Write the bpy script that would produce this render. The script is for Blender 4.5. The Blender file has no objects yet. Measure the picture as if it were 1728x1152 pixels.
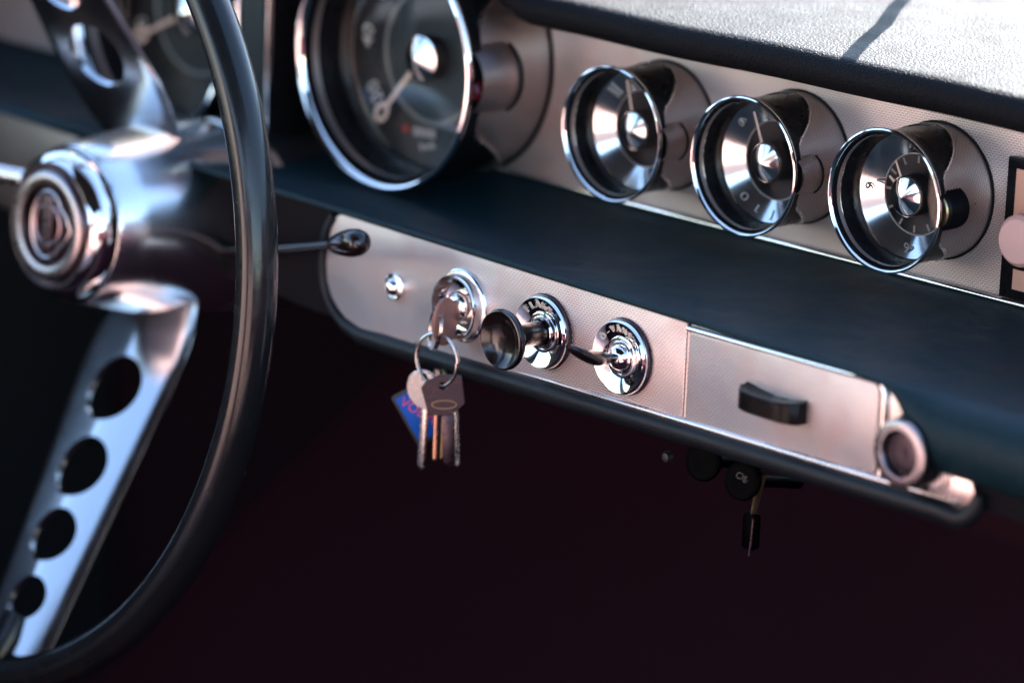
import bpy, bmesh, math, random
from mathutils import Vector, Matrix, Euler

random.seed(7)
R = math.radians
PI = math.pi
S = 0.001                      # everything below is written in millimetres
scene = bpy.context.scene
COL = scene.collection

# ------------------------------------------------------------------ camera
cam_d = bpy.data.cameras.new("camera")
cam = bpy.data.objects.new("camera", cam_d)
COL.objects.link(cam)
cr = Vector((0.69801115, 0.71502745, 0.03893817))
cu = Vector((-0.21154561, 0.15395123, 0.96516707))
cd = Vector((-0.68412637, 0.68193457, -0.2587206))
mw = Matrix.Identity(4)
for i in range(3):
    mw[i][0], mw[i][1], mw[i][2] = cr[i], cu[i], -cd[i]
    mw[i][3] = (1125.06447158, -1262.57132028, 366.93769202)[i] * S
cam.matrix_world = mw
cam_d.sensor_width = 36.0
cam_d.lens = 6500.0 / 1728.0 * 36.0
cam_d.clip_start = 0.02
cam_d.clip_end = 300.0
cam_d.dof.use_dof = True
cam_d.dof.focus_distance = 1.682
cam_d.dof.aperture_fstop = 4.6
cam_d.dof.aperture_blades = 0
scene.camera = cam

# ------------------------------------------------------------------ light
SUN_DIR = Vector((-0.35, 0.80, 0.52)).normalized()      # towards the sun
SUN_EL = math.asin(SUN_DIR.z)
SUN_AZ = math.atan2(SUN_DIR.x, SUN_DIR.y)               # clockwise from +Y
world = bpy.data.worlds.new("World")
scene.world = world
world.use_nodes = True
wn = world.node_tree
sky = wn.nodes.new("ShaderNodeTexSky")
sky.sky_type = 'NISHITA'
sky.sun_disc = False
sky.sun_elevation = SUN_EL
sky.sun_rotation = SUN_AZ
sky.air_density = 1.0
sky.dust_density = 0.15
sky.ozone_density = 1.0
bg = wn.nodes["Background"]
bg.inputs["Strength"].default_value = 0.15
wn.links.new(sky.outputs[0], bg.inputs[0])
sl = bpy.data.lights.new("sun", 'SUN')
sl.energy = 4.5
sl.angle = R(0.5)
sl.color = (1.0, 0.97, 0.93)
sun = bpy.data.objects.new("sun", sl)
COL.objects.link(sun)
sun.rotation_euler = SUN_DIR.to_track_quat('Z', 'Y').to_euler()
sun.location = SUN_DIR * 5
vs = scene.view_settings
vs.view_transform = 'Standard'
vs.look = 'None'
vs.gamma = 1.0
vs.use_curve_mapping = False
vs.exposure = 2.42
scene.cycles.max_bounces = 8
scene.cycles.glossy_bounces = 6
scene.cycles.transparent_max_bounces = 12
scene.cycles.use_denoising = True
scene.cycles.sample_clamp_indirect = 6.0

# ------------------------------------------------------------------ materials
def new_mat(name):
    m = bpy.data.materials.new(name)
    m.use_nodes = True
    nt = m.node_tree
    return m, nt, nt.nodes["Principled BSDF"]

def N(nt, t, **kw):
    n = nt.nodes.new(t)
    for k, v in kw.items():
        setattr(n, k, v)
    return n

def coords(nt, kind, scale=1000.0):
    tc = N(nt, "ShaderNodeTexCoord")
    mp = N(nt, "ShaderNodeMapping")
    mp.inputs["Scale"].default_value = (scale,) * 3
    nt.links.new(tc.outputs[kind], mp.inputs[0])
    return mp.outputs[0]

def mat(name, col, rough=0.4, metal=0.0, vary=0.0, vscale=0.08, grain=0.0, gscale=1.2, coat=0.0, spec=0.5, smudge=0.0, colvar=0.0):
    """Principled with uneven gloss (finger marks, dust) and a fine relief."""
    m, nt, b = new_mat(name)
    b.inputs["Base Color"].default_value = (*col, 1)
    b.inputs["Roughness"].default_value = rough
    b.inputs["Metallic"].default_value = metal
    b.inputs["Coat Weight"].default_value = coat
    b.inputs["Coat Roughness"].default_value = 0.06
    b.inputs["Specular IOR Level"].default_value = spec
    v = coords(nt, "Object")
    if vary:
        no = N(nt, "ShaderNodeTexNoise")
        no.inputs["Scale"].default_value = vscale
        no.inputs["Detail"].default_value = 6
        no.inputs["Roughness"].default_value = 0.65
        nt.links.new(v, no.inputs["Vector"])
        mr = N(nt, "ShaderNodeMapRange")
        mr.inputs["From Min"].default_value = 0.3
        mr.inputs["From Max"].default_value = 0.7
        mr.inputs["To Min"].default_value = max(0.02, rough - vary)
        mr.inputs["To Max"].default_value = rough + vary
        nt.links.new(no.outputs["Fac"], mr.inputs["Value"])
        nt.links.new(mr.outputs[0], b.inputs["Roughness"])
        if colvar:
            mx = N(nt, "ShaderNodeMix", data_type='RGBA')
            mx.inputs["A"].default_value = (*[c * (1 - colvar) for c in col], 1)
            mx.inputs["B"].default_value = (*[min(1, c * (1 + colvar)) for c in col], 1)
            nt.links.new(no.outputs["Fac"], mx.inputs["Factor"])
            nt.links.new(mx.outputs["Result"], b.inputs["Base Color"])
    if grain:
        n2 = N(nt, "ShaderNodeTexNoise")
        n2.inputs["Scale"].default_value = gscale
        n2.inputs["Detail"].default_value = 3
        nt.links.new(v, n2.inputs["Vector"])
        bp = N(nt, "ShaderNodeBump")
        bp.inputs["Strength"].default_value = grain
        bp.inputs["Distance"].default_value = 0.0003
        nt.links.new(n2.outputs["Fac"], bp.inputs["Height"])
        nt.links.new(bp.outputs[0], b.inputs["Normal"])
    return m

def vinyl(name, col, rough, cell, strength, dist, spec=0.5, dust=0.0):
    """Leather-grain vinyl: irregular pebbles with creases, worn gloss."""
    m, nt, b = new_mat(name)
    b.inputs["Base Color"].default_value = (*col, 1)
    b.inputs["Specular IOR Level"].default_value = spec
    v = coords(nt, "Object")
    no = N(nt, "ShaderNodeTexNoise")
    no.inputs["Scale"].default_value = 0.35
    no.inputs["Detail"].default_value = 3
    nt.links.new(v, no.inputs["Vector"])
    ad = N(nt, "ShaderNodeVectorMath", operation='MULTIPLY_ADD')
    ad.inputs[1].default_value = (2.2, 2.2, 2.2)
    nt.links.new(no.outputs["Color"], ad.inputs[0])
    nt.links.new(v, ad.inputs[2])
    vo = N(nt, "ShaderNodeTexVoronoi", feature='DISTANCE_TO_EDGE')
    vo.inputs["Scale"].default_value = 1.0 / cell
    nt.links.new(ad.outputs[0], vo.inputs["Vector"])
    mr = N(nt, "ShaderNodeMapRange", interpolation_type='SMOOTHSTEP')
    mr.inputs["From Max"].default_value = 0.32
    nt.links.new(vo.outputs["Distance"], mr.inputs["Value"])
    n2 = N(nt, "ShaderNodeTexNoise")
    n2.inputs["Scale"].default_value = 1.4
    n2.inputs["Detail"].default_value = 3
    nt.links.new(v, n2.inputs["Vector"])
    sm = N(nt, "ShaderNodeMath", operation='MULTIPLY_ADD')
    sm.inputs[1].default_value = 0.45
    nt.links.new(n2.outputs["Fac"], sm.inputs[0])
    nt.links.new(mr.outputs[0], sm.inputs[2])
    bp = N(nt, "ShaderNodeBump")
    bp.inputs["Strength"].default_value = strength
    bp.inputs["Distance"].default_value = dist * S
    nt.links.new(sm.outputs[0], bp.inputs["Height"])
    nt.links.new(bp.outputs[0], b.inputs["Normal"])
    n3 = N(nt, "ShaderNodeTexNoise")
    n3.inputs["Scale"].default_value = 0.03
    n3.inputs["Detail"].default_value = 7
    n3.inputs["Roughness"].default_value = 0.7
    nt.links.new(v, n3.inputs["Vector"])
    r2 = N(nt, "ShaderNodeMapRange")
    r2.inputs["From Min"].default_value = 0.3
    r2.inputs["From Max"].default_value = 0.7
    r2.inputs["To Min"].default_value = rough - 0.09
    r2.inputs["To Max"].default_value = rough + 0.09
    nt.links.new(n3.outputs["Fac"], r2.inputs["Value"])
    nt.links.new(r2.outputs[0], b.inputs["Roughness"])
    mx = N(nt, "ShaderNodeMix", data_type='RGBA')
    mx.inputs["A"].default_value = (*[c * 0.75 for c in col], 1)
    mx.inputs["B"].default_value = (*[c * 1.3 for c in col], 1)
    nt.links.new(n3.outputs["Fac"], mx.inputs["Factor"])
    last = mx.outputs["Result"]
    if dust:                                   # lint and dust specks, thicker in patches
        n4 = N(nt, "ShaderNodeTexNoise")
        n4.inputs["Scale"].default_value = 0.9
        n4.inputs["Detail"].default_value = 2
        nt.links.new(v, n4.inputs["Vector"])
        ms = N(nt, "ShaderNodeMapRange")
        ms.inputs["From Min"].default_value = 0.60
        ms.inputs["From Max"].default_value = 0.74
        nt.links.new(n4.outputs["Fac"], ms.inputs["Value"])
        mp_ = N(nt, "ShaderNodeMath", operation='MULTIPLY')
        nt.links.new(ms.outputs[0], mp_.inputs[0])
        nt.links.new(n3.outputs["Fac"], mp_.inputs[1])
        m2 = N(nt, "ShaderNodeMix", data_type='RGBA')
        m2.inputs["B"].default_value = (dust, dust * 1.1, dust * 1.15, 1)
        nt.links.new(mp_.outputs[0], m2.inputs["Factor"])
        nt.links.new(last, m2.inputs["A"])
        last = m2.outputs["Result"]
    nt.links.new(last, b.inputs["Base Color"])
    return m

def embossed(name, col, rough, pw=2.15, ph=1.1, strength=0.55):
    """Aluminium sheet pressed with a staggered basket of small dents; UV in millimetres."""
    m, nt, b = new_mat(name)
    b.inputs["Metallic"].default_value = 1.0
    v = coords(nt, "UV", 1.0)
    br = N(nt, "ShaderNodeTexBrick")
    br.offset = 0.5
    br.inputs["Color1"].default_value = (1, 1, 1, 1)
    br.inputs["Color2"].default_value = (1, 1, 1, 1)
    br.inputs["Mortar"].default_value = (0, 0, 0, 1)
    br.inputs["Scale"].default_value = 1.0
    br.inputs["Mortar Size"].default_value = 0.36
    br.inputs["Mortar Smooth"].default_value = 0.7
    br.inputs["Brick Width"].default_value = pw
    br.inputs["Row Height"].default_value = ph
    nt.links.new(v, br.inputs["Vector"])
    bp = N(nt, "ShaderNodeBump", invert=False)
    bp.inputs["Strength"].default_value = strength
    bp.inputs["Distance"].default_value = 0.25 * S
    nt.links.new(br.outputs["Fac"], bp.inputs["Height"])
    nt.links.new(bp.outputs[0], b.inputs["Normal"])
    o = coords(nt, "Object")
    no = N(nt, "ShaderNodeTexNoise")
    no.inputs["Scale"].default_value = 0.045
    no.inputs["Detail"].default_value = 2
    no.inputs["Roughness"].default_value = 0.45
    nt.links.new(o, no.inputs["Vector"])
    mr = N(nt, "ShaderNodeMapRange")
    mr.inputs["From Min"].default_value = 0.3
    mr.inputs["From Max"].default_value = 0.7
    mr.inputs["To Min"].default_value = rough - 0.06
    mr.inputs["To Max"].default_value = rough + 0.08
    nt.links.new(no.outputs["Fac"], mr.inputs["Value"])
    nt.links.new(mr.outputs[0], b.inputs["Roughness"])
    # dents coloured darker than the sheet between them; faint stains on the sheet
    cr_ = N(nt, "ShaderNodeValToRGB")
    cr_.color_ramp.elements[0].position = 0.52
    cr_.color_ramp.elements[0].color = (1, 1, 1, 1)
    cr_.color_ramp.elements[1].position = 0.85
    cr_.color_ramp.elements[1].color = (0.95, 0.80, 0.76, 1)
    nt.links.new(no.outputs["Fac"], cr_.inputs[0])
    mx = N(nt, "ShaderNodeMix", data_type='RGBA')
    mx.inputs["A"].default_value = (*[c * 0.64 for c in col], 1)
    mx.inputs["B"].default_value = (*col, 1)
    nt.links.new(br.outputs["Fac"], mx.inputs["Factor"])
    ml = N(nt, "ShaderNodeMix", data_type='RGBA', blend_type='MULTIPLY')
    ml.inputs["Factor"].default_value = 1.0
    nt.links.new(mx.outputs["Result"], ml.inputs["A"])
    nt.links.new(cr_.outputs[0], ml.inputs["B"])
    nt.links.new(ml.outputs["Result"], b.inputs["Base Color"])
    return m

def dial_metal(name, col, rough, aniso=0.92):
    """Spun metal: gloss drawn out into wedges round the centre."""
    m, nt, b = new_mat(name)
    b.inputs["Base Color"].default_value = (*col, 1)
    b.inputs["Metallic"].default_value = 1.0
    b.inputs["Roughness"].default_value = rough
    b.inputs["Anisotropic"].default_value = aniso
    t = N(nt, "ShaderNodeTangent", direction_type='RADIAL', axis='Z')
    nt.links.new(t.outputs[0], b.inputs["Tangent"])
    b.inputs["Anisotropic Rotation"].default_value = 0.25 if ANISO_ROT else 0.0
    # fine concentric turning marks
    tc = N(nt, "ShaderNodeTexCoord")
    sx = N(nt, "ShaderNodeVectorMath", operation='MULTIPLY')
    sx.inputs[1].default_value = (1000, 1000, 0)
    nt.links.new(tc.outputs["Object"], sx.inputs[0])
    ln = N(nt, "ShaderNodeVectorMath", operation='LENGTH')
    nt.links.new(sx.outputs[0], ln.inputs[0])
    no = N(nt, "ShaderNodeTexNoise", noise_dimensions='1D')
    no.inputs["Scale"].default_value = 2.0
    no.inputs["Detail"].default_value = 4
    nt.links.new(ln.outputs["Value"], no.inputs["W"])
    mr = N(nt, "ShaderNodeMapRange")
    mr.inputs["To Min"].default_value = rough * 0.8
    mr.inputs["To Max"].default_value = rough * 1.2
    nt.links.new(no.outputs["Fac"], mr.inputs["Value"])
    nt.links.new(mr.outputs[0], b.inputs["Roughness"])
    return m
ANISO_ROT = False

def glass_mat(name):
    m = bpy.data.materials.new(name)
    m.use_nodes = True
    nt = m.node_tree
    nt.nodes.clear()
    out = N(nt, "ShaderNodeOutputMaterial")
    tr = N(nt, "ShaderNodeBsdfTransparent")
    tr.inputs[0].default_value = (0.96, 0.97, 0.97, 1)
    gl = N(nt, "ShaderNodeBsdfGlossy")
    gl.inputs["Roughness"].default_value = 0.02
    fr = N(nt, "ShaderNodeFresnel")
    ge = N(nt, "ShaderNodeNewGeometry")          # same reflectance from both faces of the pane
    mi = N(nt, "ShaderNodeMath", operation='MULTIPLY_ADD')
    mi.inputs[1].default_value = 1 / 1.4 - 1.4
    mi.inputs[2].default_value = 1.4
    nt.links.new(ge.outputs["Backfacing"], mi.inputs[0])
    nt.links.new(mi.outputs[0], fr.inputs["IOR"])
    mx = N(nt, "ShaderNodeMixShader")
    nt.links.new(fr.outputs[0], mx.inputs[0])
    nt.links.new(tr.outputs[0], mx.inputs[1])
    nt.links.new(gl.outputs[0], mx.inputs[2])
    nt.links.new(mx.outputs[0], out.inputs[0])
    return m

M = {
    'pad': vinyl("pad_vinyl", (0.004, 0.004, 0.005), 0.57, 1.9, 0.6, 0.32, 0.065),
    'shelf': vinyl("shelf_vinyl", (0.003, 0.014, 0.019), 0.50, 0.9, 0.35, 0.14, 0.13, 0.06),
    'lip': vinyl("lip_vinyl", (0.006, 0.008, 0.010), 0.40, 1.6, 0.3, 0.15, 0.2),
    'alu': embossed("embossed_aluminium", (0.74, 0.65, 0.62), 0.43, strength=0.75),
    'alu_pod': embossed("embossed_aluminium_pod", (0.60, 0.525, 0.51), 0.33, 2.15, 1.1, 0.4),
    'alu_dark': mat("dark_grey_aluminium", (0.20, 0.18, 0.165), 0.45, 1.0, 0.05, 0.04),  # plain darker grey than the other aluminium, for the driver end
    'alu_plain': mat("plain_aluminium", (0.68, 0.60, 0.575), 0.28, 1.0, 0.08, 0.06),
    'chrome': mat("chrome", (0.86, 0.84, 0.83), 0.06, 1.0, 0.03, 0.08),
    'chrome_soft': mat("worn_chrome", (0.74, 0.72, 0.71), 0.16, 1.0, 0.06, 0.10),
    'hubmetal': mat("satin_hub_metal", (0.74, 0.75, 0.77), 0.22, 1.0, 0.03, 0.02),
    'spoke': mat("spoke_metal", (0.54, 0.55, 0.57), 0.17, 1.0, 0.03, 0.05),
    'black': mat("black_plastic", (0.005, 0.005, 0.006), 0.30, 0.0, 0.08, 0.15, spec=0.07),
    'black_gloss': mat("black_gloss", (0.0006, 0.0006, 0.0008), 0.4, spec=0.012),
    'black_matt': mat("black_matt", (0.006, 0.006, 0.007), 0.6, spec=0.1),
    'rim': mat("wheel_rim_plastic", (0.006, 0.007, 0.008), 0.22, 0.0, 0.08, 0.10, coat=0.10, spec=0.35),
    'pull': mat("pull_black", (0.004, 0.003, 0.003), 0.3, 0.0, 0.06, 0.3, spec=0.12),
    'knob': mat("knob_bakelite", (0.007, 0.004, 0.004), 0.20, 0.0, 0.07, 0.4, coat=0.18, spec=0.4),
    'dial': dial_metal("spun_dial", (0.93, 0.91, 0.90), 0.10, 0.75),
    'dial_dark': dial_metal("spun_dial_dark", (0.026, 0.027, 0.030), 0.42, 0.9),
    'dial_center': mat("dial_center_black", (0.016, 0.014, 0.016), 0.25, 0.0, coat=0.3),
    'dial_plate': mat("dial_plate_grey", (0.030, 0.042, 0.046), 0.32, 0.6),
    'needle': mat("needle_cream", (0.55, 0.42, 0.34), 0.5),
    'print': mat("print_cream", (0.50, 0.45, 0.42), 0.5),
    'print_brass': mat("raised_letter_metal", (0.72, 0.56, 0.44), 0.45, 0.3),
    'engrave_dim': mat("worn_script", (0.007, 0.007, 0.007), 0.5),
    'ring_dim': mat("dial_ring_grey", (0.13, 0.14, 0.14), 0.5),
    'clock_print': mat("clock_print", (0.20, 0.18, 0.17), 0.5),
    'print_dim': mat("print_grey", (0.42, 0.41, 0.38), 0.5),
    'print_red': mat("print_red", (0.35, 0.03, 0.02), 0.5),
    'engrave': mat("letter_grey", (0.30, 0.29, 0.29), 0.35, 0.6),
    'glass': glass_mat("gauge_glass"),
    'ring': mat("ring_steel", (0.62, 0.58, 0.54), 0.22, 1.0, 0.10, 0.5),
    'key_nickel': mat("key_nickel", (0.58, 0.55, 0.52), 0.26, 1.0, 0.08, 0.3),
    'key_dark': mat("key_dark_nickel", (0.06, 0.048, 0.058), 0.30, 1.0, 0.08, 0.3),
    'key_copper': mat("key_copper", (0.80, 0.42, 0.27), 0.30, 1.0, 0.10, 0.3),
    'key_brass': mat("key_brass", (0.34, 0.26, 0.15), 0.36, 1.0, 0.10, 0.3),
    'bow_worn': mat("key_bow_worn_copper", (0.26, 0.12, 0.095), 0.50, 0.35, 0.12, 0.25, colvar=0.4),
    'fob_blue': mat("fob_enamel_blue", (0.004, 0.085, 0.40), 0.4, spec=0.12),
    'fob_red': mat("fob_letter_red", (0.70, 0.10, 0.20), 0.5, spec=0.2),
    'leather': mat("fob_leather", (0.020, 0.018, 0.022), 0.6, grain=0.3),
    'seat': mat("seat_leather", (0.68, 0.45, 0.40), 0.42, 0.0, 0.08, 0.05, grain=0.25, gscale=0.6),
    'door': mat("door_vinyl_dark_red", (0.085, 0.022, 0.038), 0.5, grain=0.2),
    'door_black': mat("door_vinyl_black", (0.010, 0.014, 0.017), 0.5, grain=0.2, spec=0.2),
    'pedal': mat("pedal_dark_olive", (0.030, 0.034, 0.026), 0.6),
    'kick': mat("side_wall_dark", (0.018, 0.009, 0.013), 0.9, grain=0.4, gscale=0.5, spec=0.1),
    'carpet': mat("carpet_dark_red", (0.036, 0.0125, 0.019), 0.95, grain=0.6, gscale=0.5, spec=0.1),
    'shell': mat("footwell_black", (0.006, 0.005, 0.006), 0.9, spec=0.1),
    'ground': mat("ground_concrete", (0.26, 0.25, 0.24), 0.9, vary=0.05, vscale=0.004, colvar=0.25),
    'cream': mat("radio_cream", (0.50, 0.28, 0.20), 0.5),
    'cream_knob': mat("radio_knob_cream", (0.44, 0.26, 0.23), 0.5),
    'button': mat("button_silver", (0.34, 0.30, 0.31), 0.30, 1.0, 0.06, 0.2),
    'emblem_raised': mat("emblem_raised", (0.26, 0.19, 0.20), 0.35, 1.0, 0.1, 0.5),
    'emblem': mat("emblem_bronze", (0.10, 0.065, 0.07), 0.35, 1.0, 0.1, 0.5),
    'red_tip': mat("red_tip", (0.05, 0.004, 0.008), 0.2),
}

# ------------------------------------------------------------------ mesh helpers
def link(o, parent=None):
    COL.objects.link(o)
    if parent is not None:
        o.parent = parent
    return o

def mesh(name, verts, faces, m, parent=None, uvs=None, angle=38, smooth=True):
    me = bpy.data.meshes.new(name)
    me.from_pydata([Vector(v) * S for v in verts], [], faces)
    if uvs is not None:
        ul = me.uv_layers.new(name="uv")
        for p in me.polygons:
            for li in p.loop_indices:
                ul.data[li].uv = uvs[me.loops[li].vertex_index]
    finish(me, m, angle, smooth)
    return link(bpy.data.objects.new(name, me), parent)

def finish(me, m, angle=38, smooth=True):
    bm = bmesh.new()
    bm.from_mesh(me)
    bmesh.ops.recalc_face_normals(bm, faces=bm.faces)
    bm.to_mesh(me)
    bm.free()
    me.materials.clear()
    me.materials.append(m)
    if smooth:
        me.shade_smooth()
        me.set_sharp_from_angle(angle=R(angle))

class MB:
    """collects verts and faces (mm) for one mesh"""
    def __init__(s):
        s.v, s.f, s.u = [], [], []
    def add(s, verts, faces, mtx=None, uvs=None):
        b = len(s.v)
        for i, v in enumerate(verts):
            v = Vector(v)
            s.v.append(mtx @ v if mtx is not None else v)
            s.u.append(uvs[i] if uvs else (v.x, v.z))
        s.f += [tuple(i + b for i in f) for f in faces]
        return s
    def lathe(s, prof, n=64, mtx=None, cap0=False, cap1=False, rref=None):
        vs_, fs, us = [], [], []
        L = 0.0
        rr = rref or max(p[0] for p in prof)
        for k, (r, z) in enumerate(prof):
            if k:
                L += math.hypot(r - prof[k-1][0], z - prof[k-1][1])
            for i in range(n + 1):
                a = 2 * PI * i / n
                vs_.append((r * math.cos(a), r * math.sin(a), z))
                us.append((a * rr, L))
        w = n + 1
        for k in range(len(prof) - 1):
            for i in range(n):
                a, b = k * w + i, k * w + i + 1
                fs.append((a, b, b + w, a + w))
        if cap0: fs.append(tuple(range(n))[::-1])
        if cap1: fs.append(tuple((len(prof) - 1) * w + i for i in range(n)))
        s.add(vs_, fs, mtx, us)
        return s
    def tube(s, pts, rad, n=10, closed=False, cap=True, flat=1.0, up=(0, 0, 1)):
        pts = [Vector(p) for p in pts]
        K = len(pts)
        rads = rad if isinstance(rad, (list, tuple)) else [rad] * K
        vs_, fs = [], []
        up = Vector(up)
        for k, p in enumerate(pts):
            a = pts[(k - 1) % K] if (closed or k) else p
            b = pts[(k + 1) % K] if (closed or k < K - 1) else p
            t = (b - a).normalized()
            x = up.cross(t)
            if x.length < 1e-4: x = Vector((1, 0, 0)).cross(t)
            x.normalize()
            y = t.cross(x)
            for i in range(n):
                q = 2 * PI * i / n
                vs_.append(p + x * (rads[k] * math.cos(q)) + y * (rads[k] * flat * math.sin(q)))
        for k in range(K if closed else K - 1):
            k2 = (k + 1) % K
            for i in range(n):
                j = (i + 1) % n
                fs.append((k * n + i, k * n + j, k2 * n + j, k2 * n + i))
        if cap and not closed:
            fs.append(tuple(range(n))[::-1])
            fs.append(tuple((K - 1) * n + i for i in range(n)))
        s.add(vs_, fs)
        return s
    def build(s, name, m, parent=None, angle=38, smooth=True, weld=True):
        o = mesh(name, s.v, s.f, m, parent, s.u, angle, smooth)
        if weld:
            bm = bmesh.new()
            bm.from_mesh(o.data)
            bmesh.ops.remove_doubles(bm, verts=bm.verts, dist=1e-6)
            bmesh.ops.recalc_face_normals(bm, faces=bm.faces)
            bm.to_mesh(o.data)
            bm.free()
            if smooth:
                o.data.shade_smooth()
                o.data.set_sharp_from_angle(angle=R(angle))
        return o

def loft(sections, close=False, uv=None):
    vs_, fs, us = [], [], []
    n = len(sections[0])
    for k, sec in enumerate(sections):
        L = 0
        for i, p in enumerate(sec):
            if i: L += (Vector(p) - Vector(sec[i-1])).length
            vs_.append(p)
            us.append((p[0], L))
    for k in range(len(sections) - 1):
        for i in range(n if close else n - 1):
            j = (i + 1) % n
            fs.append((k * n + i, k * n + j, (k + 1) * n + j, (k + 1) * n + i))
    mb = MB()
    mb.add(vs_, fs, None, us)
    return mb

def prism(name, poly, z0, z1, m, parent=None, bevel=0.0, segs=2, mtx=None, uvscale=True):
    """poly in local xy (mm) extruded from z0 to z1 along local z; soft edges; UV = xy"""
    bm = bmesh.new()
    vb = [bm.verts.new((x, y, z0)) for x, y in poly]
    f = bm.faces.new(vb)
    ex = bmesh.ops.extrude_face_region(bm, geom=[f])
    for v in [g for g in ex['geom'] if isinstance(g, bmesh.types.BMVert)]:
        v.co.z = z1
    bmesh.ops.recalc_face_normals(bm, faces=bm.faces)
    if bevel:
        ed = [e for e in bm.edges if abs(e.verts[0].co.z - e.verts[1].co.z) < 1e-6]
        bmesh.ops.bevel(bm, geom=ed, offset=bevel, segments=segs, affect='EDGES', profile=0.5)
    ul = bm.loops.layers.uv.new("uv")
    for fc in bm.faces:
        for l in fc.loops:
            l[ul].uv = (l.vert.co.x, l.vert.co.y)
    for v in bm.verts:
        v.co = (mtx @ v.co if mtx is not None else v.co) * S
    me = bpy.data.meshes.new(name)
    bm.to_mesh(me)
    bm.free()
    finish(me, m, 30)
    return link(bpy.data.objects.new(name, me), parent)

def text_geo(body, size, depth=0.3, bevel=0.0):
    c = bpy.data.curves.new("txt", 'FONT')
    c.body = body
    c.size = size
    c.extrude = depth
    c.bevel_depth = bevel
    c.resolution_u = 3
    c.align_x = 'CENTER'
    c.align_y = 'CENTER'
    o = bpy.data.objects.new("txt", c)
    COL.objects.link(o)
    dg = bpy.context.evaluated_depsgraph_get()
    me = bpy.data.meshes.new_from_object(o.evaluated_get(dg))
    vs_ = [v.co.copy() for v in me.vertices]
    fs = [tuple(p.vertices) for p in me.polygons]
    bpy.data.objects.remove(o)
    bpy.data.curves.remove(c)
    bpy.data.meshes.remove(me)
    return vs_, fs

class TX:
    """raised or printed characters, each one a mesh of its own"""
    def __init__(s): s.p = []
    def add(s, verts, faces, mtx=None, uvs=None):
        s.p.append(MB().add(verts, faces, mtx, uvs))
    def build(s, name, m, parent):
        for q in s.p: q.build(name, m, parent, smooth=False)

def text_arc(mb, letters, size, rad, a0, a1, z, depth=0.3, flip=False, bevel=0.0, stretch=1.0, tilt=0.0):
    """letters along an arc (degrees, a0 for the first); tops point outward unless flip"""
    k = len(letters)
    for i, ch in enumerate(letters):
        if ch == ' ': continue
        a = R(a0 + (a1 - a0) * (i / (k - 1) if k > 1 else 0.5))
        vs_, fs = text_geo(ch, size, depth, bevel)
        rot = a + (PI / 2 if flip else -PI / 2)
        mt = Matrix.Translation((rad * math.cos(a), rad * math.sin(a), z)) @ Matrix.Rotation(rot, 4, 'Z') @ Matrix.Rotation(tilt, 4, 'X') @ Matrix.Diagonal((stretch, 1, 1, 1))
        mb.add(vs_, fs, mt)

def place_text(mb, body, size, x, y, z, rot=0.0, depth=0.25):
    vs_, fs = text_geo(body, size, depth)
    mb.add(vs_, fs, Matrix.Translation((x, y, z)) @ Matrix.Rotation(rot, 4, 'Z'))

FACE = Euler((PI / 2, 0, 0))                   # local x right, y up, z towards the driver
def thing(name, label, cat, loc=(0, 0, 0), rot=(0, 0, 0), group=None):
    o = bpy.data.objects.new(name, None)
    COL.objects.link(o)
    o.empty_display_size = 0.01
    o.location = Vector(loc) * S
    o.rotation_euler = rot
    return tag(o, label, cat, group)

def tag(o, label, cat, group=None):
    o['label'] = label
    o['category'] = cat
    if group: o['group'] = group
    return o

def sstep(a, b, x):
    t = max(0.0, min(1.0, (x - a) / (b - a)))
    return t * t * (3 - 2 * t)

def interp(tab, x):
    if x <= tab[0][0]: return tab[0][1]
    for (x0, y0), (x1, y1) in zip(tab, tab[1:]):
        if x <= x1:
            return y0 + (y1 - y0) * (x - x0) / (x1 - x0)
    return tab[-1][1]

def arc(cx, cy, r, a0, a1, n):
    return [(cx + r * math.cos(R(a0 + (a1 - a0) * i / n)), cy + r * math.sin(R(a0 + (a1 - a0) * i / n))) for i in range(n + 1)]

# ------------------------------------------------------------------ setting
def structure(o):
    o['kind'] = 'structure'
    return o
g = structure(mesh("ground", [(-60000, -60000, -800), (60000, -60000, -800), (60000, 60000, -800), (-60000, 60000, -800)], [(0, 1, 2, 3)], M['ground']))

fw = MB()   # floor of the footwell with the rising toe board, one carpeted sheet with some depth
secs = []
for x in [-680 + 40 * i for i in range(36)]:
    prof = [(-1100, -470), (60, -470), (160, -455), (420, -300), (430, -20), (470, -20), (470, -520), (-1100, -520)]
    secs.append([(x, y, z) for y, z in prof])
structure(loft(secs, close=True).build("footwell_floor", M['carpet'], weld=False))
secs = [[(x, y, z) for x, z in ((-690, -520), (-690, -60), (-660, -60), (-660, -520))] for y in (-1100, -500, 100, 470)]
structure(loft(secs, close=True).build("footwell_side_wall", M['kick'], weld=False))

# ------------------------------------------------------------------ dashboard
dash = thing("dashboard", "long vintage car dashboard with black padded top, teal black shelf and embossed silver fascia", "dashboard", (0, -90, -480))
DO = Vector((0, 90, 480))      # keeps the parts in world millimetres
def dpart(o):
    o.location = DO * S
    return o

def fy(x): return -90 - 0.055 * x
def yf(x): return fy(x) - 3.0 - 3.0 * sstep(150, 190, x)
def zb(x): return -96.5 + 0.0304 * (x + 140)

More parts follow.
